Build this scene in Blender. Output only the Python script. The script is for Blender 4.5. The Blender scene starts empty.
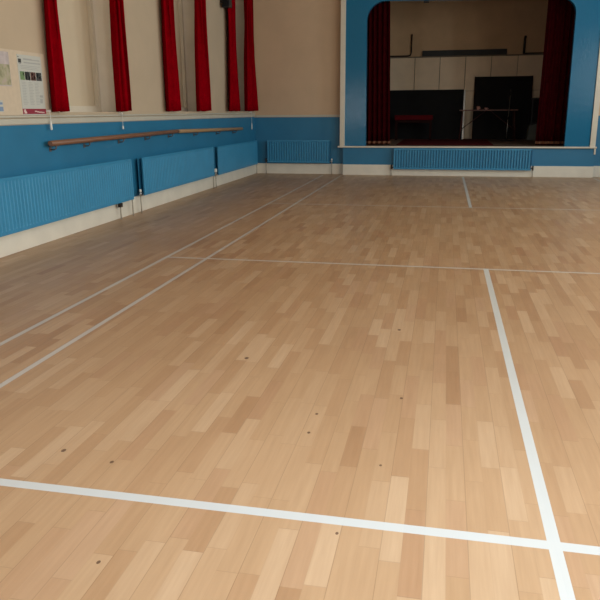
import bpy, bmesh, math, random
from mathutils import Vector, Matrix
random.seed(7)
sc = bpy.context.scene
COL = sc.collection

# ------------------------------------------------------------------ materials
def srgb(r, g, b):
    f = lambda c: (c/255/12.92) if c/255 <= .04045 else ((c/255+.055)/1.055)**2.4
    return (f(r), f(g), f(b), 1)

class NT:
    """small helper for building node graphs"""
    def __init__(s, m):
        s.t = m.node_tree; s.n = s.t.nodes; s.l = s.t.links
        s.b = s.n['Principled BSDF']
    def put(s, sock, v):
        if hasattr(v, 'links') or isinstance(v, bpy.types.NodeSocket): s.l.new(v, sock)
        elif v is not None: sock.default_value = v
    def math(s, op, a, b=None, c=None):
        n = s.n.new('ShaderNodeMath'); n.operation = op
        s.put(n.inputs[0], a); s.put(n.inputs[1], b); s.put(n.inputs[2], c)
        return n.outputs[0]
    def mix(s, fac, a, b, mode='MIX'):
        n = s.n.new('ShaderNodeMix'); n.data_type = 'RGBA'; n.blend_type = mode
        s.put(n.inputs[0], fac); s.put(n.inputs[6], a); s.put(n.inputs[7], b)
        return n.outputs[2]
    def noise(s, vec, scale, detail=3, rough=.5):
        n = s.n.new('ShaderNodeTexNoise')
        s.put(n.inputs['Vector'], vec); n.inputs['Scale'].default_value = scale
        n.inputs['Detail'].default_value = detail; n.inputs['Roughness'].default_value = rough
        return n.outputs['Fac']
    def combine(s, x, y, z):
        n = s.n.new('ShaderNodeCombineXYZ')
        for i, v in enumerate((x, y, z)): s.put(n.inputs[i], v)
        return n.outputs[0]
    def white(s, vec):
        n = s.n.new('ShaderNodeTexWhiteNoise'); n.noise_dimensions = '3D'
        s.put(n.inputs['Vector'], vec); return n.outputs['Value']
    def ramp(s, v, stops):
        n = s.n.new('ShaderNodeValToRGB'); e = n.color_ramp.elements
        while len(e) < len(stops): e.new(.5)
        for q, (p, c) in zip(e, stops): q.position = p; q.color = c
        s.put(n.inputs[0], v); return n.outputs[0]
    def bump(s, h, strength, dist):
        n = s.n.new('ShaderNodeBump'); n.inputs['Strength'].default_value = strength
        n.inputs['Distance'].default_value = dist; s.put(n.inputs['Height'], h)
        s.l.new(n.outputs[0], s.b.inputs['Normal'])
    def obj(s):
        return s.n.new('ShaderNodeTexCoord').outputs['Object']

def base(name, col, rough=.6, metal=0., spec=.5):
    m = bpy.data.materials.new(name); m.use_nodes = True
    b = m.node_tree.nodes['Principled BSDF']
    b.inputs['Base Color'].default_value = col
    b.inputs['Roughness'].default_value = rough
    b.inputs['Metallic'].default_value = metal
    b.inputs['Specular IOR Level'].default_value = spec
    return m

def paint(name, col, rough=.6, var=.06, scale=6, bump=0., bscale=60, spec=.5):
    m = base(name, col, rough, 0, spec); t = NT(m)
    o = t.obj(); f = t.noise(o, scale, 4)
    dark = tuple(c*(1-var) for c in col[:3])+(1,); lite = tuple(min(1, c*(1+var)) for c in col[:3])+(1,)
    t.l.new(t.ramp(f, [(.3, dark), (.7, lite)]), t.b.inputs['Base Color'])
    if bump: t.bump(t.noise(o, bscale, 2), bump, .01)
    return m

CREAM = (.51, .405, .288, 1); BLUE = (.019, .172, .328, 1)
M = {}
M['cream'] = paint('cream_paint', CREAM, .7, .03, 2)
M['blank'] = paint('blank_board_paint', (.62, .52, .38, 1), .7, .03, 2)
M['white'] = paint('off_white_gloss', (.70, .63, .52, 1), .4, .04, 5)
M['skirt'] = paint('cream_gloss', (.78, .73, .63, 1), .4, .05, 4)
M['blue'] = paint('blue_gloss', BLUE, .45, .05, 3, .12, 14)
M['bluecol'] = base('blue_gloss_on_plaster', (.017, .158, .300, 1), .14, 0, .20)
t = NT(M['bluecol']); mp = t.n.new('ShaderNodeMapping'); mp.inputs['Scale'].default_value = (1, 1, .35); t.l.new(t.obj(), mp.inputs[0])
t.bump(t.noise(mp.outputs[0], 26, 3, .6), .22, .012)
M['bluemetal'] = paint('blue_enamel', (.038, .250, .450, 1), .4, .05, 4)
M['red'] = paint('red_cloth', (.24, .0004, .005, 1), .95, .12, 12, 0, 0, .0)
M['velvet'] = paint('maroon_velvet', (.038, .0014, .0028, 1), .95, .2, 9, 0, 0, .03)
M['rail'] = paint('rail_gloss', (.52, .50, .43, 1), .4, .04, 5)
M['grey'] = paint('grey_panel', (.90, .85, .77, 1), .6, .04, 4)
M['black'] = paint('black_board', (.006, .006, .007, 1), .7, .2, 5, 0, 0, .2)
M['blackplastic'] = base('black_plastic', (.012, .012, .013, 1), .5)
M['slate'] = paint('slate_grey_board', (.045, .05, .055, 1), .7, .1, 6)
M['chrome'] = base('dull_chrome', (.55, .55, .55, 1), .35, 1)
M['alu'] = base('aluminium', (.42, .43, .45, 1), .35, 1)
M['reddish'] = base('red_brown_tube', (.075, .022, .02, 1), .6)
M['iron'] = base('dark_iron', (.035, .025, .02, 1), .6, .3)
M['bracket'] = base('grey_bracket_metal', (.13, .11, .11, 1), .5, .2)
M['plastic'] = base('white_plastic', (.75, .75, .72, 1), .4)
M['pipe'] = paint('pipe_paint_shaded', (.40, .36, .30, 1), .5, .1, 30)  # light pipes painted darker, their shadow put into the colour
M['stagewall'] = paint('stage_cream', (.63, .44, .27, 1), .8, .08, 2)
M['panel'] = paint('pale_panel', (.84, .68, .50, 1), .6, .06, 3)
M['seam'] = base('dark_seam', (.20, .16, .12, 1), .8)
M['carpet'] = paint('red_carpet', (.075, .004, .007, 1), .95, .2, 20, 0, 0, .1)
M['stagefloor'] = paint('stage_boards', (.10, .055, .035, 1), .7, .25, 6)
M['darkred'] = paint('dark_red_vinyl', (.095, .003, .006, 1), .8, .1, 8, 0, 0, .1)
M['darkwood'] = paint('dark_wood', (.022, .006, .005, 1), .8, .2, 8, 0, 0, .1)
M['tablewood'] = paint('pale_table_top', (.20, .095, .08, 1), .5, .1, 8)
M['pink'] = base('pink_ceramic', (.60, .30, .27, 1), .4)
M['ceil'] = paint('ceiling_white', (.74, .71, .64, 1), .8, .02, 2)
M['fringe'] = paint('gold_fringe', (.20, .075, .035, 1), .8, .4, 40)
M['paper'] = paint('white_paper', (.52, .53, .49, 1), .6, .02, 9)
M['board'] = paint('cream_noticeboard', (.60, .50, .38, 1), .8, .04, 20)
M['ink'] = base('grey_ink', (.22, .22, .24, 1), .7)
M['paleink'] = base('pale_grey_ink', (.38, .39, .38, 1), .7)
M['midink'] = base('mid_grey_ink', (.26, .26, .28, 1), .7)
M['darkink'] = base('dark_ink', (.045, .05, .05, 1), .7)
M['maroon'] = base('maroon_ink', (.26, .018, .04, 1), .6)
M['lightink'] = base('pale_ink', (.72, .55, .52, 1), .6)
M['green'] = base('green_ink', (.16, .26, .12, 1), .7)
M['brownink'] = base('brown_ink', (.11, .05, .04, 1), .7)
M['blueink'] = base('blue_ink', (.20, .28, .42, 1), .7)
M['glass'] = base('window_glass', (.9, .95, 1, 1), .05)
M['glass'].node_tree.nodes['Principled BSDF'].inputs['Transmission Weight'].default_value = 1

def wood(name, c1, c2, rough=.4):
    m = base(name, c1, rough); t = NT(m); o = t.obj()
    mp = t.n.new('ShaderNodeMapping'); mp.inputs['Scale'].default_value = (30, 1.5, 30)
    t.l.new(o, mp.inputs[0])
    t.l.new(t.ramp(t.noise(mp.outputs[0], 2, 4), [(.3, c1), (.7, c2)]), t.b.inputs['Base Color'])
    return m
M['barre_red'] = wood('red_brown_wood', (.17, .080, .045, 1), (.25, .12, .07, 1))
M['barre_tan'] = wood('tan_wood', (.30, .19, .10, 1), (.40, .26, .14, 1))

# two tone wall paint: blue to the dado line, cream above
def wall_paint(name, zsplit, CREAM=CREAM):
    m = base(name, CREAM, .6); t = NT(m)
    p = t.n.new('ShaderNodeNewGeometry').outputs['Position']
    s = t.n.new('ShaderNodeSeparateXYZ'); t.l.new(p, s.inputs[0])
    up = t.math('GREATER_THAN', s.outputs[2], zsplit)
    f = t.noise(p, 2.5, 4)
    c = t.ramp(f, [(.3, tuple(v*.96 for v in CREAM[:3])+(1,)), (.7, tuple(v*1.03 for v in CREAM[:3])+(1,))])
    b = t.ramp(f, [(.3, tuple(v*.93 for v in BLUE[:3])+(1,)), (.7, tuple(v*1.06 for v in BLUE[:3])+(1,))])
    t.l.new(t.mix(up, b, c), t.b.inputs['Base Color'])
    t.l.new(t.math('ADD', t.math('MULTIPLY', up, .25), .45), t.b.inputs['Roughness'])
    return m
M['wall'] = wall_paint('two_tone_wall_paint', 1.225)
M['wall_warmed'] = wall_paint('two_tone_wall_paint_warmed', 1.215, (.60, .43, .285, 1))  # same cream, warmed to put the dim far light into its colour

# sports floor: two strip maple boards along Y with painted badminton lines
SW, SS, L1, L2, L3 = 2.966, 2.564, -3.96, 0., 3.96
def floor_mat():
    m = base('maple_sports_floor', (.6, .4, .25, 1), .33); t = NT(m)
    p = t.obj(); s = t.n.new('ShaderNodeSeparateXYZ'); t.l.new(p, s.inputs[0])
    x, y = s.outputs[0], s.outputs[1]
    W = .068
    cx = t.math('DIVIDE', x, W); col = t.math('FLOOR', cx)
    off = t.white(t.combine(col, 3.1, 0))
    ln = t.math('ADD', .32, t.math('MULTIPLY', t.white(t.combine(col, 9.7, 2)), .20))
    ry = t.math('ADD', t.math('DIVIDE', y, ln), t.math('MULTIPLY', off, 13))
    row = t.math('FLOOR', ry)
    rnd = t.white(t.combine(col, row, 1)); rnd2 = t.white(t.combine(col, row, 5))
    tone = t.ramp(rnd, [(0, (0.388, 0.214, 0.106, 1)), (.07, (0.432, 0.249, 0.128, 1)), (.30, (0.459, 0.275, 0.144, 1)),
                        (.70, (0.487, 0.300, 0.163, 1)), (1, (0.538, 0.350, 0.204, 1))])
    tone = t.mix(t.math('MULTIPLY', t.math('GREATER_THAN', rnd2, .86), .32), tone, (0.412, 0.214, 0.116, 1))
    # grain, stretched along the board, shifted per block
    gv = t.combine(t.math('ADD', t.math('MULTIPLY', x, 60), t.math('MULTIPLY', rnd, 50)), t.math('MULTIPLY', y, 3), rnd2)
    g = t.noise(gv, 1, 4, .6)
    tone = t.mix(1, tone, t.ramp(g, [(.25, (.88, .85, .82, 1)), (.7, (1.0, 1.0, 1.0, 1))]), 'MULTIPLY')
    # large soft wear
    tone = t.mix(1, tone, t.ramp(t.noise(p, .9, 3), [(.3, (.93, .92, .90, 1)), (.7, (1, 1, 1, 1))]), 'MULTIPLY')
    # joints: fine between strips, darker between two-strip boards and at ends
    fx = t.math('FRACT', cx); fy = t.math('FRACT', ry)
    thin = t.math('LESS_THAN', fx, .020)
    wide = t.math('LESS_THAN', t.math('FRACT', t.math('DIVIDE', x, 2*W)), .020)
    end = t.math('LESS_THAN', fy, .006)
    j = t.math('MAXIMUM', t.math('MULTIPLY', thin, .10), t.math('MAXIMUM', t.math('MULTIPLY', wide, .38), t.math('MULTIPLY', end, .28)))
    tone = t.mix(j, tone, (.16, .075, .03, 1))
    # knots
    k = None
    for kx, ky, r in [(-1.88, -3.69, .012), (-1.64, -3.74, .010), (-1.44, -2.51, .015), (-1.39, -4.32, .008), (-.59, -3.56, .007),
                      (-.69, -4.03, .007), (-.92, -3.34, .009), (-.92, -3.15, .009), (-.63, -1.84, .014), (.32, -3.32, .013), (-.55, -2.9, .010)]:
        d = t.math('POWER', t.math('SUBTRACT', x, kx), 2)
        e = t.math('POWER', t.math('MULTIPLY', t.math('SUBTRACT', y, ky), .7), 2)
        q = t.math('LESS_THAN', t.math('ADD', d, e), r*r*.6)
        k = q if k is None else t.math('MAXIMUM', k, q)
    tone = t.mix(t.math('MULTIPLY', k, .8), tone, (.07, .025, .012, 1))
    # painted lines
    def band(v, c, w): return t.math('LESS_THAN', t.math('ABSOLUTE', t.math('SUBTRACT', v, c)), w/2)
    lines = []
    for c in (-SW, -SS, SW, SS): lines.append(t.math('MULTIPLY', band(x, c, .036), .72))  # weaker mix: varnish reflection put into the line colour, besides wear
    cen = t.math('MULTIPLY', band(x, 0, .042), t.math('MAXIMUM', t.math('LESS_THAN', y, L2+.02), t.math('GREATER_THAN', y, L3-.02)))
    lines.append(cen)
    inside = t.math('LESS_THAN', t.math('ABSOLUTE', x), SW+.02)
    for c, w in ((L1, .046), (L2, .034), (L3, .030)): lines.append(t.math('MULTIPLY', t.math('MULTIPLY', band(y, c, w), inside), 1 if c == L1 else .8))
    ln_ = lines[0]
    for q in lines[1:]: ln_ = t.math('MAXIMUM', ln_, q)
    ln_ = t.math('MULTIPLY', ln_, t.math('LESS_THAN', y, 8.66))
    ln_ = t.math('MULTIPLY', ln_, t.math('GREATER_THAN', y, -4.74))
    fade = t.math('ADD', .86, t.math('MULTIPLY', t.noise(p, 5, 3), .12))
    tone = t.mix(t.math('MULTIPLY', ln_, fade), tone, (.545, .545, .515, 1))
    t.l.new(tone, t.b.inputs['Base Color'])
    t.l.new(t.math('ADD', .32, t.math('MULTIPLY', t.noise(p, 3, 4), .12)), t.b.inputs['Roughness'])
    t.bump(t.noise(gv, .4, 2), .03, .01)
    return m
M['floor'] = floor_mat()

# ------------------------------------------------------------------ geometry helpers
class MB:
    def __init__(s): s.bm = bmesh.new()
    def box(s, x0, x1, y0, y1, z0, z1, bev=0.):
        r = bmesh.ops.create_cube(s.bm, size=1)
        v = r['verts']
        for q in v:
            q.co = Vector(((x0+x1)/2+q.co.x*(x1-x0), (y0+y1)/2+q.co.y*(y1-y0), (z0+z1)/2+q.co.z*(z1-z0)))
        if bev:
            e = list({e for q in v for e in q.link_edges})
            bmesh.ops.bevel(s.bm, geom=e, offset=bev, segments=2, affect='EDGES', profile=.5)
        return s
    def bar(s, a, b, w, h=None):
        """rectangular bar from a to b"""
        a, b = Vector(a), Vector(b); h = h or w
        d = (b-a); L = d.length; d.normalize()
        up = Vector((0, 0, 1)) if abs(d.z) < .95 else Vector((0, 1, 0))
        r = d.cross(up).normalized(); u = r.cross(d)
        v = bmesh.ops.create_cube(s.bm, size=1)['verts']
        for q in v: q.co = (a+b)/2 + r*(q.co.x*w) + d*(q.co.y*L) + u*(q.co.z*h)
        return s
    def tube(s, pts, rad, seg=10):
        pts = [Vector(p) for p in pts]; rings = []
        n = len(pts); rads = rad if isinstance(rad, (list, tuple)) else [rad]*n
        ref = None
        for i, p in enumerate(pts):
            d = (pts[min(i+1, n-1)]-pts[max(i-1, 0)]).normalized()
            if ref is None:
                ref = d.cross(Vector((0, 0, 1)) if abs(d.z) < .9 else Vector((1, 0, 0))).normalized()
            r = (ref-d*ref.dot(d)).normalized(); u = d.cross(r); ref = r
            rings.append([s.bm.verts.new(p+(r*math.cos(2*math.pi*k/seg)+u*math.sin(2*math.pi*k/seg))*rads[i]) for k in range(seg)])
        for A, B in zip(rings, rings[1:]):
            for k in range(seg):
                f = s.bm.faces.new((A[k], A[(k+1) % seg], B[(k+1) % seg], B[k])); f.smooth = True
        s.bm.faces.new(rings[0][::-1]); s.bm.faces.new(rings[-1])
        return s
    def lathe(s, c, prof, seg=20):
        c = Vector(c)
        return s.tube([c+Vector((0, 0, z)) for r, z in prof], [max(r, .0005) for r, z in prof], seg)
    def poly(s, pts, d):
        """polygon extruded by vector d"""
        a = [s.bm.verts.new(p) for p in pts]; b = [s.bm.verts.new(Vector(p)+Vector(d)) for p in pts]
        n = len(a); s.bm.faces.new(a[::-1]); s.bm.faces.new(b)
        for i in range(n): s.bm.faces.new((a[i], a[(i+1) % n], b[(i+1) % n], b[i]))
        return s
    def build(s, name, mat, parent=None):
        bmesh.ops.recalc_face_normals(s.bm, faces=s.bm.faces)
        me = bpy.data.meshes.new(name); 
        if parent is not None:
            off = Vector(parent.get('_o', (0, 0, 0)))
            bmesh.ops.translate(s.bm, verts=s.bm.verts, vec=-off)
        s.bm.to_mesh(me); s.bm.free()
        me.materials.append(mat)
        o = bpy.data.objects.new(name, me); COL.objects.link(o)
        if parent is not None:
            o.parent = parent; 
            if parent.parent is not None or parent.type == 'MESH':
                pass
        return o

ORI = {}
def thing(name, label, cat, loc, group=None):
    o = bpy.data.objects.new(name, None); COL.objects.link(o)
    o.empty_display_size = .1; o.location = loc; ORI[o.name] = Vector(loc)
    o['label'] = label; o['category'] = cat
    if group: o['group'] = group
    return o
def part(mb, name, mat, root, top=None, label=None):
    """a child mesh; geometry is given in world coordinates; top = the top-level thing when root is itself a part"""
    off = ORI[(top or root).name]
    bmesh.ops.translate(mb.bm, verts=mb.bm.verts, vec=-off)
    o = mb.build(name, mat); o.parent = root
    if label: o['label'] = label
    return o
def solid(mb, name, mat, label, cat, loc, group=None):
    """a thing that is one mesh"""
    loc = Vector(loc); bmesh.ops.translate(mb.bm, verts=mb.bm.verts, vec=-loc)
    o = mb.build(name, mat); o.location = loc; ORI[o.name] = loc
    o['label'] = label; o['category'] = cat
    if group: o['group'] = group
    return o
def struct(mb, name, mat, parent=None):
    o = mb.build(name, mat)
    o['kind'] = 'structure'
    if parent: o.parent = parent
    ORI[o.name] = Vector((0, 0, 0))
    return o

# ------------------------------------------------------------------ room shell
XL, XR, YB, YN, ZC = -4.55, 4.55, 8.95, -7.4, 4.6
YF = 8.80                         # face of proscenium and stage front
struct(MB().box(XL, XR, YN, YB, -.1, 0), 'floor', M['floor'])
struct(MB().box(XL-.4, XR+.4, YN-.2, 13.2, ZC, ZC+.1), 'ceiling', M['ceil'])

WIN = [(1.00, 2.50), (4.22, 5.62), (7.30, 8.62)]
ZS, ZT, DEP = 1.345, 3.72, .30
w = MB(); y = YN
for a, b in WIN:
    w.box(XL-.4, XL, y, a, 0, ZC); w.box(XL-.4, XL, a, b, 0, ZS); w.box(XL-.4, XL, a, b, ZT, ZC); y = b
w.box(XL-.4, XL, y, 13.2, 0, ZC)
struct(w, 'wall_left', M['wall'])
for i, (a, b) in enumerate(WIN):
    # boarded window: pale board set deep in the recess, painted frame, pale reveals
    o = struct(MB().box(XL-.36, XL-DEP-.02, a, b, ZS, ZT), 'window_%d' % (i+1), M['blank'])
    f = MB(); x0, x1 = XL-DEP-.02, XL-DEP+.03; t = .075
    f.box(x0, x1, a, a+t, ZS, ZT).box(x0, x1, b-t, b, ZS, ZT).box(x0, x1, a+t, b-t, ZS, ZS+t).box(x0, x1, a+t, b-t, ZT-t, ZT)
    struct(f, 'window_frame', M['white'], o)
    r = MB(); x0, x1 = XL-DEP+.03, XL-.002
    r.box(x0, x1, b-.012, b, ZS, ZT).box(x0, x1, a, a+.012, ZS, ZT).box(x0, x1, a, b, ZT-.012, ZT)
    struct(r, 'window_reveal', M['grey'], o)
    struct(MB().box(x0, XL+.003, a-.01, b+.01, ZS-.02, ZS+.003), 'window_sill', M['cream'], o)

# back wall either side of and above the stage opening
struct(MB().box(XL, -2.40, YB, YB+.25, 0, ZC).box(2.40, XR, YB, YB+.25, 0, ZC).box(-2.40, 2.40, YB, YB+.25, 3.7, ZC), 'wall_back', M['wall_warmed'])

# right wall with real window openings (daylight side), and the rear wall with an added window
RW = [(-6.6, -5.0), (-3.8, -2.2), (-1.0, .6), (2.0, 3.6), (5.2, 6.8)]
RZ0, RZ1 = 1.40, 3.6
w = MB(); y = YN
for a, b in RW:
    w.box(XR, XR+.3, y, a, 0, ZC).box(XR, XR+.3, a, b, 0, RZ0).box(XR, XR+.3, a, b, RZ1, ZC); y = b
w.box(XR, XR+.3, y, 13.2, 0, ZC)
struct(w, 'wall_right', M['wall'])
for i, (a, b) in enumerate(RW):
    f = MB(); t = .06; x0, x1 = XR+.16, XR+.21; m = (a+b)/2
    f.box(x0, x1, a, a+t, RZ0, RZ1).box(x0, x1, b-t, b, RZ0, RZ1).box(x0, x1, a+t, b-t, RZ0, RZ0+t).box(x0, x1, a+t, b-t, RZ1-t, RZ1)
    f.box(x0, x1, m-.02, m+.02, RZ0+t, RZ1-t).box(x0, x1, a+t, b-t, 2.5, 2.54)
    struct(f, 'window_%d' % (i+4), M['white'])
NW = [(-4.45, -3.75)]  # added unseen window, placed to give the left column its reflection
w = MB(); x = XL
for a, b in NW:
    w.box(x, a, YN-.3, YN, 0, ZC).box(a, b, YN-.3, YN, 0, .8).box(a, b, YN-.3, YN, 2.1, ZC); x = b
w.box(x, XR, YN-.3, YN, 0, ZC)
struct(w, 'wall_rear', M['wall'])
for i, (a, b) in enumerate(NW):
    f = MB(); t = .06; y0, y1 = YN-.21, YN-.16; m = (a+b)/2
    f.box(a, a+t, y0, y1, .8, 2.1).box(b-t, b, y0, y1, .8, 2.1).box(a+t, b-t, y0, y1, .8, .86).box(a+t, b-t, y0, y1, 2.04, 2.1)
    f.box(m-.02, m+.02, y0, y1, .86, 2.04).box(a+t, b-t, y0, y1, 1.5, 1.53)
    struct(f, 'window_%d' % (i+9), M['white'])

# skirting boards
def skirt(name, x0, x1, y0, y1, h=.225):
    struct(MB().box(x0, x1, y0, y1, 0, h, .006), name, M['skirt'])
skirt('baseboard_left', XL, XL+.022, YN, YB)
skirt('baseboard_back_left', XL+.022, -2.56, YB-.022, YB)
skirt('baseboard_back_right', 2.58, XR-.022, YB-.022, YB)
skirt('baseboard_right', XR-.022, XR, YN, YB)
skirt('baseboard_stage', -2.55, 2.56, YF-.022, YF)

# dado rails (flat rail with a thin bead above)
def dado(name, x0, x1, y0, y1, ax):
    b = MB()
    if ax == 'y':
        b.box(x0, x0+.018, y0, y1, 1.232, 1.286, .004).box(x0, x0+.026, y0, y1, 1.297, 1.316, .004)
    else:
        b.box(x0, x1, y1-.016, y1, 1.222, 1.262, .003)
    struct(b, name, M['rail'])
dado('trim_1', XL, 0, YN, YB, 'y')
dado('trim_2', XL+.03, -2.64, 0, YB, 'x')
dado('trim_3', 2.62, XR, 0, YB, 'x')

# ------------------------------------------------------------------ stage
ZL = .612
struct(MB().box(-2.55, 2.56, YF, YB, 0, ZL-.03), 'stage_front', M['blue'])
struct(MB().box(-2.40, 2.40, YF, YB+.25, ZL-.03, ZL).box(-3.4, 3.4, YB+.25, 13.0, ZL-.03, ZL), 'stage_floor', M['stagefloor'])
# rounded white nosing along the front edge of the stage
struct(MB().box(-2.66, 2.575, YF-.05, YF, ZL-.030, ZL+.003, .006).box(2.535, 2.565, YF-.02, YF, ZL-.15, ZL-.028), 'trim_4', M['white'])
# proscenium: one board with the rounded opening cut in it
def arch():
    zl, zr = 3.475, 3.40; xl0, xl1, xr0, xr1 = -2.06, -2.085, 1.965, 1.945
    pts = [(-2.52, ZL), (-2.52, ZC), (2.50, ZC), (2.50, ZL), (xr0, ZL)]
    R = .28
    for k in range(9):
        a = math.radians(90*k/8); pts.append((xr1-R+R*math.cos(a), zr-R+R*math.sin(a)))
    R = .36
    for k in range(9):
        a = math.radians(90+90*k/8); pts.append((xl1+R+R*math.cos(a), zl-R+R*math.sin(a)))
    pts.append((xl0, ZL))
    return MB().poly([(x, YF, z) for x, z in pts], (0, .14, 0))
struct(arch(), 'proscenium', M['bluecol'])
struct(MB().box(-2.62, -2.515, YF-.03, YB, ZL, ZC, .006), 'trim_5', M['white'])
b = MB().poly([(2.445, YF-.03, ZL), (2.545, YF-.03, ZL), (2.525, YF-.03, ZC), (2.415, YF-.03, ZC)], (0, .18, 0))
struct(b, 'trim_6', M['white'])
# stage house
struct(MB().box(-3.5, 3.5, 13.0, 13.2, 0, ZC), 'wall_stage_back', M['stagewall'])
struct(MB().box(-3.5, -3.4, YB+.25, 13.0, 0, ZC), 'wall_stage_left', M['stagewall'])
struct(MB().box(3.4, 3.5, YB+.25, 13.0, 0, ZC), 'wall_stage_right', M['stagewall'])
# pale panelling across the back of the stage in two rows, with a ledge
p0 = -2.56; PW = .645
b = MB(); s = MB()
s.box(-3.39, 3.39, 12.92, 12.99, ZL+.005, 2.665)
for k in range(0, 9):
    for z0, z1 in ((ZL, 1.815), (1.823, 2.66)):
        b.box(max(p0+k*PW+.007, -3.39), min(p0+(k+1)*PW-.007, 3.39), 12.88, 12.92, z0, z1, .003)
pan = struct(b, 'wall_panelling', M['panel'])
struct(s.box(-3.4, 3.4, 12.88, 13.0, 2.665, 2.69), 'panelling_batten', M['seam'], pan)

# ------------------------------------------------------------------ radiators
def radiator(label, A, L, axis, z0, z1, gap=.045, dep=.075, group='blue panel radiators', pipes=(0, 1), flute=.014, under=None, off=.045, dark=(0, 1), big=()):
    """A = point on the wall at the start of the radiator, runs L along axis; faces +x (left wall) or -y"""
    A = Vector(A); A += Vector((.003, 0, 0)) if axis == 'y' else Vector((0, -.003, 0)); u = Vector((0, 1, 0)) if axis == 'y' else Vector((1, 0, 0)); n = Vector((1, 0, 0)) if axis == 'y' else Vector((0, -1, 0))
    root = thing('radiator', label, 'radiator', A+u*(L/2)+n*(gap+dep/2), group)
    P = lambda t, d, z: A+u*t+n*d+Vector((0, 0, z))
    def bx(mb, t0, t1, d0, d1, za, zb, bev=0):
        p, q = P(t0, d0, za), P(t1, d1, zb)
        mb.box(min(p.x, q.x), max(p.x, q.x), min(p.y, q.y), max(p.y, q.y), za, zb, bev); return mb
    # fluted front sheet
    f = MB(); d1 = gap+dep; prof = []
    N = int(round(L/.056)); pt = L/N
    for k in range(N):
        t = k*pt
        prof += [(t+.02*pt, d1), (t+.50*pt, d1), (t+.62*pt, d1-flute), (t+.86*pt, d1-flute)]
    prof = [(0, d1)]+prof[1:]+[(L, d1)]
    zs = [(z0, False), (z0+.03, False), (z0+.045, True), (z1-.045, True), (z1-.03, False), (z1, False)]
    rows = [[f.bm.verts.new(P(t, d if fl else d1, z)) for t, d in prof] for z, fl in zs]
    for Ra, Rb in zip(rows, rows[1:]):
        for i in range(len(prof)-1): f.bm.faces.new((Ra[i], Ra[i+1], Rb[i+1], Rb[i]))
    bx(f, 0, L, d1-flute-.008, d1-flute-.003, z0, z1)
    part(f, 'front_panel', M['bluemetal'], root)
    part(bx(MB(), .01, L-.01, gap, gap+.012, z0+.01, z1-.01), 'back_panel', M['bluemetal'], root)
    fin = MB()
    for k in range(int((L-.24)/.11)+1): bx(fin, .12+k*.11, .126+k*.11, gap+.012, d1-flute-.008, z0+.03, z1-.03)
    part(fin, 'convector_fins', M['bluemetal'], root)
    for t in (.25*L, .75*L): part(bx(MB(), t-.02, t+.02, 0, gap, z0+.1, z1-.1), 'wall_bracket', M['bluemetal'], root)
    for e in pipes:
        t = -off if e == 0 else L+off; sg = 1 if e == 0 else -1
        c = gap+dep*.5; zz = z0+.035
        v = MB().tube([P(t+sg*(off+.004), c, zz), P(t-sg*.012, c, zz)], .011, 8)
        v.tube([P(t, c, zz-.035), P(t, c, zz+.02)], .015, 10)
        m = M['iron'] if e in dark else M['chrome']
        vo = part(v, 'valve', m, root)
        part(MB().lathe(P(t, c, zz+.02), [(r*(1.5 if e in big else 1), z*(2 if e in big else 1)) for r, z in ((.014, 0), (.018, .004), (.017, .028), (.012, .034))], 12), 'valve_cap', M['iron'] if e in dark else M['plastic'], vo, root)
        part(MB().tube([P(t, c, zz-.03), P(t, c, .0)], .009, 8), 'pipe', M['pipe'], root)
    if under is not None:
        c = gap+dep*.4; t = under
        v = part(MB().tube([P(t, c, z0+.02), P(t, c, z0-.02)], .012, 8).box(P(t, c, 0).x-.022, P(t, c, 0).x+.022, P(t, c, 0).y-.03, P(t, c, 0).y+.03, z0-.065, z0-.012, .004), 'valve', M['iron'], root)
        part(MB().tube([P(t, c, z0-.06), P(t, c, 0)], .009, 8), 'pipe', M['pipe'], root)
    return root
radiator('long blue fluted radiator on left wall nearest camera, cut by photo edge', (XL, -.55, 0), 2.98, 'y', .225, .755, flute=.005, under=2.66, off=.02, pipes=(1,), dark=())
radiator('blue radiator under the barre on left wall, middle of three', (XL, 2.76, 0), 2.98, 'y', .235, .745, flute=.005, dark=(), big=(1,))
radiator('blue radiator on left wall in the corner beside the back wall', (XL, 5.96, 0), 2.72, 'y', .225, .735, flute=.005, dark=(), big=(0,))
radiator('short blue fluted radiator on back wall left of the stage', (-4.24, YB, 0), 1.39, 'x', .25, .735, flute=.022, dark=(0,))
radiator('wide blue fluted radiator on the stage front under the white nosing', (-1.45, YF, 0), 2.79, 'x', .14, .572, gap=.03, dep=.065, flute=.030)

# ------------------------------------------------------------------ ballet barre
def barre(label, y0, y1, z0, z1, mat, br):
    root = thing('ballet_barre', label, 'barre', (XL, (y0+y1)/2, z0), 'wooden barres on left wall')
    xb = -4.475
    part(MB().tube([(xb, y0, z0), (xb, y0+.004, z0), (xb, y1-.004, z1), (xb, y1, z1)], [.024, .029, .029, .024], 14), 'rail', mat, root)
    for yy in br:
        zz = z0+(z1-z0)*(yy-y0)/(y1-y0)
        b = MB().tube([(xb, yy, zz-.024), (xb, yy, zz-.055), (xb-.02, yy, zz-.07), (XL+.01, yy, zz-.07)], .007, 8)
        b.box(xb-.02, xb+.02, yy-.03, yy+.03, zz-.034, zz-.027)
        b.box(XL+.002, XL+.008, yy-.02, yy+.02, zz-.09, zz-.045)
        part(b, 'bracket', M['bracket'], root)
barre('red-brown wooden barre rail on brackets along left wall, nearer length', .64, 4.225, 1.03, 1.055, M['barre_red'], (.75, 1.47, 2.35, 3.17, 4.01))
barre('lighter tan wooden barre rail on brackets, farther length towards corner', 4.235, 7.70, 1.053, 1.005, M['barre_tan'], (5.11, 6.28, 7.3))

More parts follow.
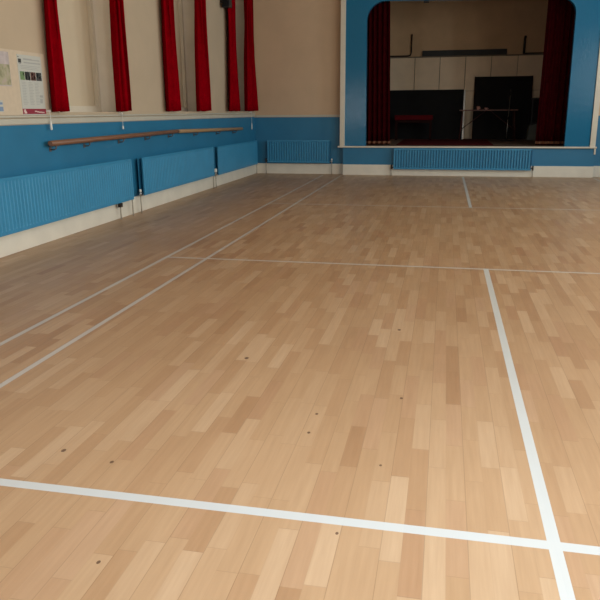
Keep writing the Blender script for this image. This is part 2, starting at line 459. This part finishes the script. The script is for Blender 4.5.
# ------------------------------------------------------------------ red curtains
def curtain(label, yb0, yb1, yt0, yt1, folds, ztop=3.80, zbot=1.355, x0=-4.54, x1=-4.415, ph=0.):
    root = thing('curtain', label, 'curtain', (XL+.06, (yb0+yb1)/2, zbot), 'narrow red curtains on left wall')
    m = MB(); NS, NZ = folds*14, 14; grid = []
    for j in range(NZ+1):
        v = j/NZ; z = zbot+(ztop-zbot)*v
        # the photo sees the cloth up to about 2.4-3.5 m; it narrows slightly on the way up
        k = min(1, v*1.6); a = yb0+(yt0-yb0)*k; b = yb1+(yt1-yb1)*k
        row = []
        for i in range(NS+1):
            s = i/NS; ang = 2*math.pi*folds*s+ph
            amp = (x1-x0)/2*(1-.12*v+.08*math.sin(5*s+3*v))
            x = (x0+x1)/2+amp*(.78*math.sin(ang+.35*math.sin(4*v+s*3))+.34*math.sin(2.6*ang+1.3+v))
            yy = a+(b-a)*s+.020*math.sin(2*ang+v*2)+.006*math.sin(9*v+s*7)
            row.append(m.bm.verts.new((x, yy, z+(.006*math.sin(ang*1.0) if j == 0 else 0))))
        grid.append(row)
    for A, B in zip(grid, grid[1:]):
        for i in range(NS):
            f = m.bm.faces.new((A[i], A[i+1], B[i+1], B[i])); f.smooth = True
    o = part(m, 'cloth', M['red'], root)
    sm = o.modifiers.new('thickness', 'SOLIDIFY'); sm.thickness = .004
    hd = MB()
    for i in range(NS):
        A = grid[0]
    t = MB().box(x0+.01, x1-.01, yt0, yt1, ztop, ztop+.05)
    part(t, 'heading_tape', M['red'], root)
    return root
curtain('red curtain nearest camera, beside the poster on left wall', .73, 1.06, .83, 1.05, 2, ph=.4)
curtain('second red curtain from camera, at far side of the first recess', 2.27, 2.54, 2.32, 2.53, 2, ph=2.0)
curtain('third red curtain from camera, at near side of the middle recess', 3.84, 4.33, 3.88, 4.25, 2, ph=1.2)
curtain('fourth red curtain from camera, at far side of the middle recess', 5.18, 5.75, 5.30, 5.66, 2, ph=2.6)
curtain('fifth red curtain from camera, hanging behind the black speaker', 6.82, 7.58, 6.94, 7.50, 2, ph=.2)
curtain('red curtain farthest from camera, beside the room corner', 8.02, 8.86, 8.16, 8.68, 3, ph=1.7)
for i, ((a, b), lab) in enumerate(zip(WIN, ('curtain rail over the nearest window recess', 'curtain rail over the middle window recess', 'curtain rail over the farthest window recess by corner'))):
    root = thing('curtain_rail', lab, 'curtain rail', (XL, (a+b)/2, 3.88), 'curtain rails above the recesses')
    e = (.15, -.45, -.35)[i]
    part(MB().box(-4.50, -4.47, a-.4, b+(.25 if i < 2 else .2), 3.85, 3.88), 'track', M['plastic'], root)
    for yy in (a-.3, b+.15): part(MB().box(XL, -4.47, yy-.015, yy+.015, 3.88, 3.91), 'bracket', M['plastic'], root)

# pull cords hanging below the curtains
def cord(label, y, z0, z1, tog):
    root = thing('pull_cord', label, 'cord', (-4.505, y, z1), 'white pull cords on left wall')
    part(MB().tube([(-4.505, y, z0), (-4.503, y+.004, (z0+z1)/2), (-4.505, y, z1+tog*.6)], .0028, 6), 'cord', M['plastic'], root)
    part(MB().lathe((-4.505, y, z1), [(.008, 0), (.013, .01), (.012, tog*.6), (.006, tog)], 12), 'toggle', M['plastic'], root)
    part(MB().box(XL, -4.498, y-.01, y+.01, z0-.012, z0+.012), 'cleat', M['plastic'], root)
cord('white pull cord below the red curtain nearest the poster', .745, 1.36, 1.165, .10)
cord('white pull cord below the second red curtain, short toggle over barre', 2.42, 1.33, 1.13, .045)
cord('white pull cord below the farthest red curtain by the corner', 8.55, 1.33, .97, .14)

# small black speaker high on the wall
root = thing('wall_speaker', 'small black speaker high on left wall before fifth red curtain', 'speaker', (XL, 6.82, 3.18))
part(MB().box(-4.50, -4.355, 6.74, 6.90, 3.175, 3.46, .008), 'cabinet', M['blackplastic'], root)
part(MB().box(-4.49, -4.365, 6.732, 6.74, 3.19, 3.445, .003), 'grille', M['black'], root)
part(MB().box(XL, -4.50, 6.79, 6.85, 3.27, 3.37), 'bracket', M['iron'], root)

# ------------------------------------------------------------------ noticeboard and posters (left wall)
root = thing('noticeboard', 'cream noticeboard on left wall left of the first curtain', 'noticeboard', (XL, .0, 1.345))
part(MB().box(XL+.002, XL+.010, -.75, .80, 1.320, 1.93), 'backing', M['board'], root)
XP = XL+.010
# information poster
root = thing('poster', 'white information poster with photo strip and maroon footer', 'poster', (XP, .55, 1.345))
py0, py1, pz0, pz1 = .318, .728, 1.322, 1.897
part(MB().box(XP, XP+.003, py0, py1, pz0, pz1), 'sheet', M['paper'], root)
def Q(u0, u1, v0, v1, d=.001): # fraction of the sheet, v from the top
    return MB().box(XP+.003, XP+.003+d, py0+(py1-py0)*u0, py0+(py1-py0)*u1, pz1-(pz1-pz0)*v1, pz1-(pz1-pz0)*v0)
def multi(rects, name, mat, lab=None):
    m = MB()
    for u0, u1, v0, v1 in rects:
        m.box(XP+.003, XP+.0042, py0+(py1-py0)*u0, py0+(py1-py0)*u1, pz1-(pz1-pz0)*v1, pz1-(pz1-pz0)*v0)
    part(m, name, mat, root, label=lab)
multi([(.03, .15, .07, .135), (.03, .06, .03, .05)], 'emblem', M['darkink'], 'small dark emblem')
multi([(.06, .14, .145, .155)], 'emblem', M['ink'])
multi([(.25, .93, .065, .082), (.25, .60, .055, .065), (.25, .95, .115, .135)], 'heading_text', M['paleink'], 'grey heading text')
multi([(.10, .9, .175, .183), (.10, .8, .20, .208), (.12, .85, .225, .233)], 'subheading_text', M['paleink'])
multi([(.05, .23, .275, .415)], 'photo', M['green'], 'green photo')
multi([(.25, .46, .275, .415)], 'photo', M['darkink'], 'black photo')
multi([(.48, .70, .275, .415)], 'photo', M['brownink'], 'brown photo')
multi([(.72, .95, .275, .415)], 'photo', M['darkink'], 'dark photo')
for q in [(.27, .31, .29, .40), (.36, .39, .28, .35), (.40, .44, .34, .41), (.52, .58, .29, .33), (.62, .66, .33, .40), (.54, .58, .36, .40),
          (.76, .80, .29, .36), (.85, .90, .34, .38), (.17, .21, .29, .34)]: multi([q], 'photo_highlight', M['paper'])
cols = []
for c in (.08, .36, .62):
    for k in range(15):
        cols.append((c, c+random.uniform(.13, .20), .45+k*.026, .458+k*.026))
cols += [(.80, .93, .66, .70), (.80, .90, .72, .80)]
multi(cols, 'column_text', M['paleink'], 'three columns of small grey text')
multi([(0, 1, .895, .985)], 'footer', M['maroon'], 'maroon footer band')
for nm, rs in (('footer_emblem', [(.05, .12, .905, .93), (.04, .14, .93, .95), (.06, .16, .95, .975)]),
               ('footer_script', [(.50, .60, .93, .948), (.58, .68, .938, .955), (.66, .82, .945, .962), (.80, .92, .950, .966)])):
    m = MB()
    for u0, u1, v0, v1 in rs: m.box(XP+.0042, XP+.005, py0+(py1-py0)*u0, py0+(py1-py0)*u1, pz1-(pz1-pz0)*v1, pz1-(pz1-pz0)*v0)
    part(m, nm, M['lightink'], root, label='pale '+nm[7:]+' on the footer')
# landscape poster
root = thing('poster', 'pale poster of green and lilac landscape at left photo edge', 'poster', (XP, .0, 1.60))
def bands(rs, nm, mat):
    m = MB()
    for y0, y1, z0, z1, d in rs: m.box(XP, XP+d, y0, y1, z0, z1)
    part(m, nm, mat, root)
bands([(-.36, .185, 1.59, 1.905, .003)], 'sheet', paint('lilac_paper', (.50, .44, .44, 1), .7, .15, 14))
lg = base('meadow_print', (.36, .36, .22, 1), .7); t = NT(lg); 
t.l.new(t.ramp(t.noise(t.obj(), 16, 4), [(.3, (.24, .24, .14, 1)), (.5, (.40, .38, .26, 1)), (.7, (.46, .38, .33, 1))]), t.b.inputs['Base Color'])
bands([(-.35, .18, 1.60, 1.79, .004)], 'picture', lg)
root = thing('poster', 'small bluish notice low on the noticeboard at left photo edge', 'poster', (XP, -.1, 1.36))
bands([(-.22, .012, 1.352, 1.46, .003)], 'sheet', M['paper'])
bands([(-.20, .008, 1.36, 1.40, .004), (-.20, .004, 1.42, 1.44, .004)], 'print', M['blueink'])

# ------------------------------------------------------------------ stage curtains
def leg_curtain(label, xb0, xb1, xt0, xt1, y, folds, ph):
    root = thing('stage_curtain', label, 'curtain', ((xb0+xb1)/2, y, ZL))
    m = MB(); NS, NZ = folds*12, 10; z0, z1 = ZL+.012, 3.75; grid = []
    for j in range(NZ+1):
        v = j/NZ; a = xb0+(xt0-xb0)*v; b = xb1+(xt1-xb1)*v
        grid.append([m.bm.verts.new((a+(b-a)*i/NS+.008*math.sin(7*i/NS*6+v), y+(.035-.008*v)*math.sin(2*math.pi*folds*i/NS+ph+.4*math.sin(3*v+i*.1)), z0+(z1-z0)*v)) for i in range(NS+1)])
    for A, B in zip(grid, grid[1:]):
        for i in range(NS):
            f = m.bm.faces.new((A[i], A[i+1], B[i+1], B[i])); f.smooth = True
    o = part(m, 'cloth', M['velvet'], root)
    o.modifiers.new('thickness', 'SOLIDIFY').thickness = .006
    h = MB(); g = []
    for z in (ZL+.035, ZL+.085):
        g.append([h.bm.verts.new((xb0+(xb1-xb0)*i/NS, y-.016+.035*math.sin(2*math.pi*folds*i/NS+ph), z)) for i in range(NS+1)])
    for i in range(NS): h.bm.faces.new((g[0][i], g[0][i+1], g[1][i+1], g[1][i]))
    o = part(h, 'hem_fringe', M['fringe'], root, label='gold-brown fringe')
    o.modifiers.new('thickness', 'SOLIDIFY').thickness = .006
leg_curtain('dark maroon stage curtain at left side of the stage opening', -2.35, -1.58, -2.35, -1.66, 9.30, 7, .3)
leg_curtain('dark maroon stage curtain at right side of the stage opening', 1.46, 2.35, 1.475, 2.35, 9.30, 7, 1.1)

# ------------------------------------------------------------------ things on the stage
solid(MB().box(-1.45, .62, 9.30, 12.2, ZL, ZL+.006), 'carpet', M['carpet'], 'red carpet strip on the stage floor behind the nosing', 'carpet', (-.4, 10.5, ZL))
zf = ZL+.006
root = thing('leaning_board', 'wide black board leaning on panelling behind the red bench', 'board', (-.95, 12.7, ZL))
part(MB().poly([(-2.3, 12.60, ZL), (.02, 12.60, ZL), (.02, 12.64, ZL), (-2.3, 12.64, ZL)], (0, .20, 1.245)), 'board', M['black'], root)
part(MB().poly([(.0205, 12.598, ZL), (.058, 12.598, ZL), (.058, 12.642, ZL), (.0205, 12.642, ZL)], (0, .20, 1.23)), 'metal_edge', M['alu'], root, label='bright metal edge strip')
root = thing('display_board', 'tall black board standing on stage behind the folding table', 'board', (1.0, 12.7, ZL))
part(MB().poly([(.29, 12.62, ZL), (1.69, 12.62, ZL), (1.69, 12.66, ZL), (.29, 12.66, ZL)], (0, .20, 1.55)), 'board', M['black'], root)
for x in (.285, 1.69): part(MB().poly([(x-.012, 12.612, ZL), (x+.012, 12.612, ZL), (x+.012, 12.668, ZL), (x-.012, 12.668, ZL)], (0, .20, 1.555)), 'frame', M['darkwood'], root)
solid(MB().poly([(-1.09, 12.90, 2.69), (1.03, 12.90, 2.69), (1.03, 12.93, 2.69), (-1.09, 12.93, 2.69)], (0, .05, .145)), 'long_board', M['slate'],
      'long grey board lying along the top ledge of the panelling', 'board', (0, 12.93, 2.69))
# conduits on the back wall
b = MB().tube([(-2.6, 12.955, 2.715), (-1.46, 12.955, 2.715), (-1.40, 12.955, 2.73), (-1.375, 12.955, 2.79), (-1.375, 12.955, 3.25)], .018, 10)
solid(b, 'conduit_pipe', M['iron'], 'thin dark L-shaped pipe on stage back wall, left of board', 'pipe', (-1.4, 12.955, 2.69))
b = MB().tube([(2.6, 12.955, 2.715), (1.44, 12.955, 2.715)], .018, 10).tube([(1.445, 12.95, 2.70), (1.445, 12.95, 3.05), (1.46, 12.95, 3.13)], .030, 10)
solid(b, 'conduit_pipe', M['iron'], 'thick dark upright pipe on stage back wall, right of board', 'pipe', (1.5, 12.955, 2.69))

# red bench
root = thing('bench', 'dark bench with red padded edge in front of black board', 'bench', (-1.22, 12.0, zf))
part(MB().box(-1.68, -.73, 11.8, 12.2, 1.105, 1.225, .02), 'seat_pad', M['darkred'], root)
part(MB().box(-1.66, -.75, 11.85, 12.15, 1.04, 1.105), 'apron', M['darkwood'], root)
for x in (-1.64, -.78):
    for yy in (11.87, 12.12):
        part(MB().box(x-.025, x+.025, yy-.025, yy+.025, zf, 1.05), 'leg', M['darkwood'], root)

# folding table with two cups
root = thing('folding_table', 'narrow folding table with crossed dark struts at stage centre right', 'table', (.62, 12.0, zf))
part(MB().box(-.08, 1.30, 11.75, 12.25, 1.320, 1.348, .005), 'table_top', M['tablewood'], root)
for x, sx in ((0.0, -1), (1.22, 1)):
    l = MB()
    for yy in (11.80, 12.20): l.tube([(x, yy, 1.32), (x+sx*.06, yy, zf+.005)], .013, 8)
    l.tube([(x+sx*.05, 11.80, .72), (x+sx*.05, 12.20, .72)], .010, 8)
    part(l, 'leg_frame', M['reddish'], root)
for a, b_ in (((.55, 12.0, 1.32), (-.035, 12.0, .86)), ((.67, 12.0, 1.32), (1.255, 12.0, .86))):
    part(MB().tube([a, b_], .010, 8), 'strut', M['reddish'], root)
for x, yy, h, lab in ((.36, 11.86, .075, 'taller small pink cup on folding table, nearer its left end'), (.55, 11.86, .045, 'smaller pink cup on folding table, right of the other')):
    r = thing('cup', lab, 'cup', (x, yy, 1.348), 'small pink cups on the folding table')
    part(MB().lathe((x, yy, 1.348), [(.026, 0), (.034, h*.3), (.040, h), (.036, h), (.030, h*.35)], 16), 'bowl', M['pink'], r)
    part(MB().tube([(x+.036, yy, 1.348+h*.8), (x+.055, yy, 1.348+h*.7), (x+.055, yy, 1.348+h*.4), (x+.034, yy, 1.348+h*.3)], .005, 6), 'handle', M['pink'], r)

# microphone stand
root = thing('microphone_stand', 'slim grey microphone stand on round base before tall black board', 'stand', (1.05, 11.5, ZL))
part(MB().lathe((1.05, 11.5, ZL), [(.16, 0), (.16, .012), (.05, .03), (.02, .05)], 28), 'base', M['iron'], root)
part(MB().tube([(1.05, 11.5, ZL+.04), (1.055, 11.5, 1.15), (1.06, 11.5, 1.15), (1.075, 11.5, 1.68)], [.009, .009, .007, .007], 10), 'pole', M['chrome'], root)
part(MB().lathe((1.055, 11.5, 1.12), [(.018, 0), (.018, .05)], 12), 'clutch', M['iron'], root)
part(MB().lathe((1.076, 11.5, 1.67), [(.010, 0), (.014, .08), (.024, .09), (.026, .12), (.012, .145)], 14), 'microphone', M['blackplastic'], root)

# dark box on pale plinth behind the right curtain
root = thing('amplifier_cabinet', 'dark boxy cabinet half hidden by the right stage curtain', 'cabinet', (1.95, 12.2, 1.04))
part(MB().poly([(1.64, 12.0, .97), (1.64, 12.0, 1.62), (2.30, 12.0, 1.62), (2.30, 12.0, 1.10)], (0, .4, 0)), 'case', M['blackplastic'], root)
part(MB().poly([(1.67, 11.992, 1.02), (1.67, 11.992, 1.59), (2.27, 11.992, 1.59), (2.27, 11.992, 1.14)], (0, .008, 0)), 'front_cloth', M['black'], root)
solid(MB().poly([(1.58, 12.02, ZL), (1.62, 12.02, .965), (2.30, 12.02, 1.10), (2.30, 12.02, ZL)], (0, .36, 0)), 'plinth', paint('grey_green_box', (.13, .14, .12, 1), .7, .1, 6),
      'grey box under the dark cabinet by right stage curtain', 'box', (1.95, 12.2, ZL))

# small lamp clip under the proscenium header
root = thing('stage_light', 'tiny dark fitting under the header of stage opening', 'light fitting', (-.92, 8.98, 3.45))
part(MB().box(-.96, -.86, 8.93, 9.03, 3.435, 3.51), 'bracket', M['iron'], root)

# ------------------------------------------------------------------ light: daylight through right windows, added rear window and batten
wd = bpy.data.worlds.new('World'); sc.world = wd; wd.use_nodes = True
bg = wd.node_tree.nodes['Background']; bg.inputs[0].default_value = (.75, .86, 1, 1); bg.inputs[1].default_value = 1.0
def area(name, loc, rot, sx, sy, power, col=(1, 1, 1)):
    l = bpy.data.lights.new(name, 'AREA'); l.shape = 'RECTANGLE'; l.size = sx; l.size_y = sy; l.energy = power; l.color = col
    o = bpy.data.objects.new(name, l); COL.objects.link(o); o.location = loc; o.rotation_euler = rot
    return o
G = {'near': (103, 102, 92), 'far': (68, 78, 81), 'rear': (50, 46, 44), 'batten': (75, 93, 112), 'world': (.3, .25, .2)}  # rear and batten values feed added, unseen sources
bg.inputs[0].default_value = (*G['world'], 1)
def lamp(name, loc, rot, sx, sy, rgb):
    p = max(max(rgb), 1e-6); area(name, loc, rot, sx, sy, p, tuple(c/p for c in rgb))
for i, (a, b) in enumerate(RW):
    lamp('daylight_right', (XR+.14, (a+b)/2, (RZ0+RZ1)/2), (0, math.radians(90), 0), RZ1-RZ0-.1, b-a-.1, G['near' if i < 3 else 'far'])
for a, b in NW:
    lamp('added_rear_light', ((a+b)/2, YN-.14, 1.45), (math.radians(90), 0, 0), b-a-.1, 1.2, G['rear'])

# unseen fluorescent batten, added to brighten the near floor
root = thing('added_batten_light', 'added white batten out of view, brightens the near floor', 'added light', (0, -4.6, ZC))
part(MB().box(-.75, .75, -4.66, -4.54, 2.80, 2.86, .01), 'body', M['plastic'], root)
part(MB().tube([(-.72, -4.6, 2.775), (.72, -4.6, 2.775)], .016, 12), 'tube', M['plastic'], root)
for x in (-.6, .6): part(MB().tube([(x, -4.6, 2.86), (x, -4.6, ZC)], .006, 6), 'chain', M['iron'], root)
lamp('added_batten_lamp', (0, -4.6, 2.75), (0, 0, 0), 1.44, .08, G['batten'])

# ------------------------------------------------------------------ camera
cx, cy, cz = -.4052, -5.9374, 1.3377
yaw, pitch, roll, fpx = -.208361, -.273241, -.007248, 673.0
F = Vector((math.sin(yaw)*math.cos(pitch), math.cos(yaw)*math.cos(pitch), math.sin(pitch)))
R = Vector((math.cos(yaw), -math.sin(yaw), 0)); U = R.cross(F)
R2 = R*math.cos(roll)+U*math.sin(roll); U2 = -R*math.sin(roll)+U*math.cos(roll)
cam = bpy.data.cameras.new('camera'); cam.sensor_width = 36; cam.lens = 36*fpx/600; cam.clip_end = 100
co = bpy.data.objects.new('camera', cam); COL.objects.link(co)
m = Matrix((R2, U2, -F)).transposed().to_4x4(); m.translation = (cx, cy, cz); co.matrix_world = m
sc.camera = co

vs = sc.view_settings
vs.view_transform = 'Standard'; vs.look = 'None'; vs.exposure = 0.08; vs.gamma = 1; vs.use_curve_mapping = False
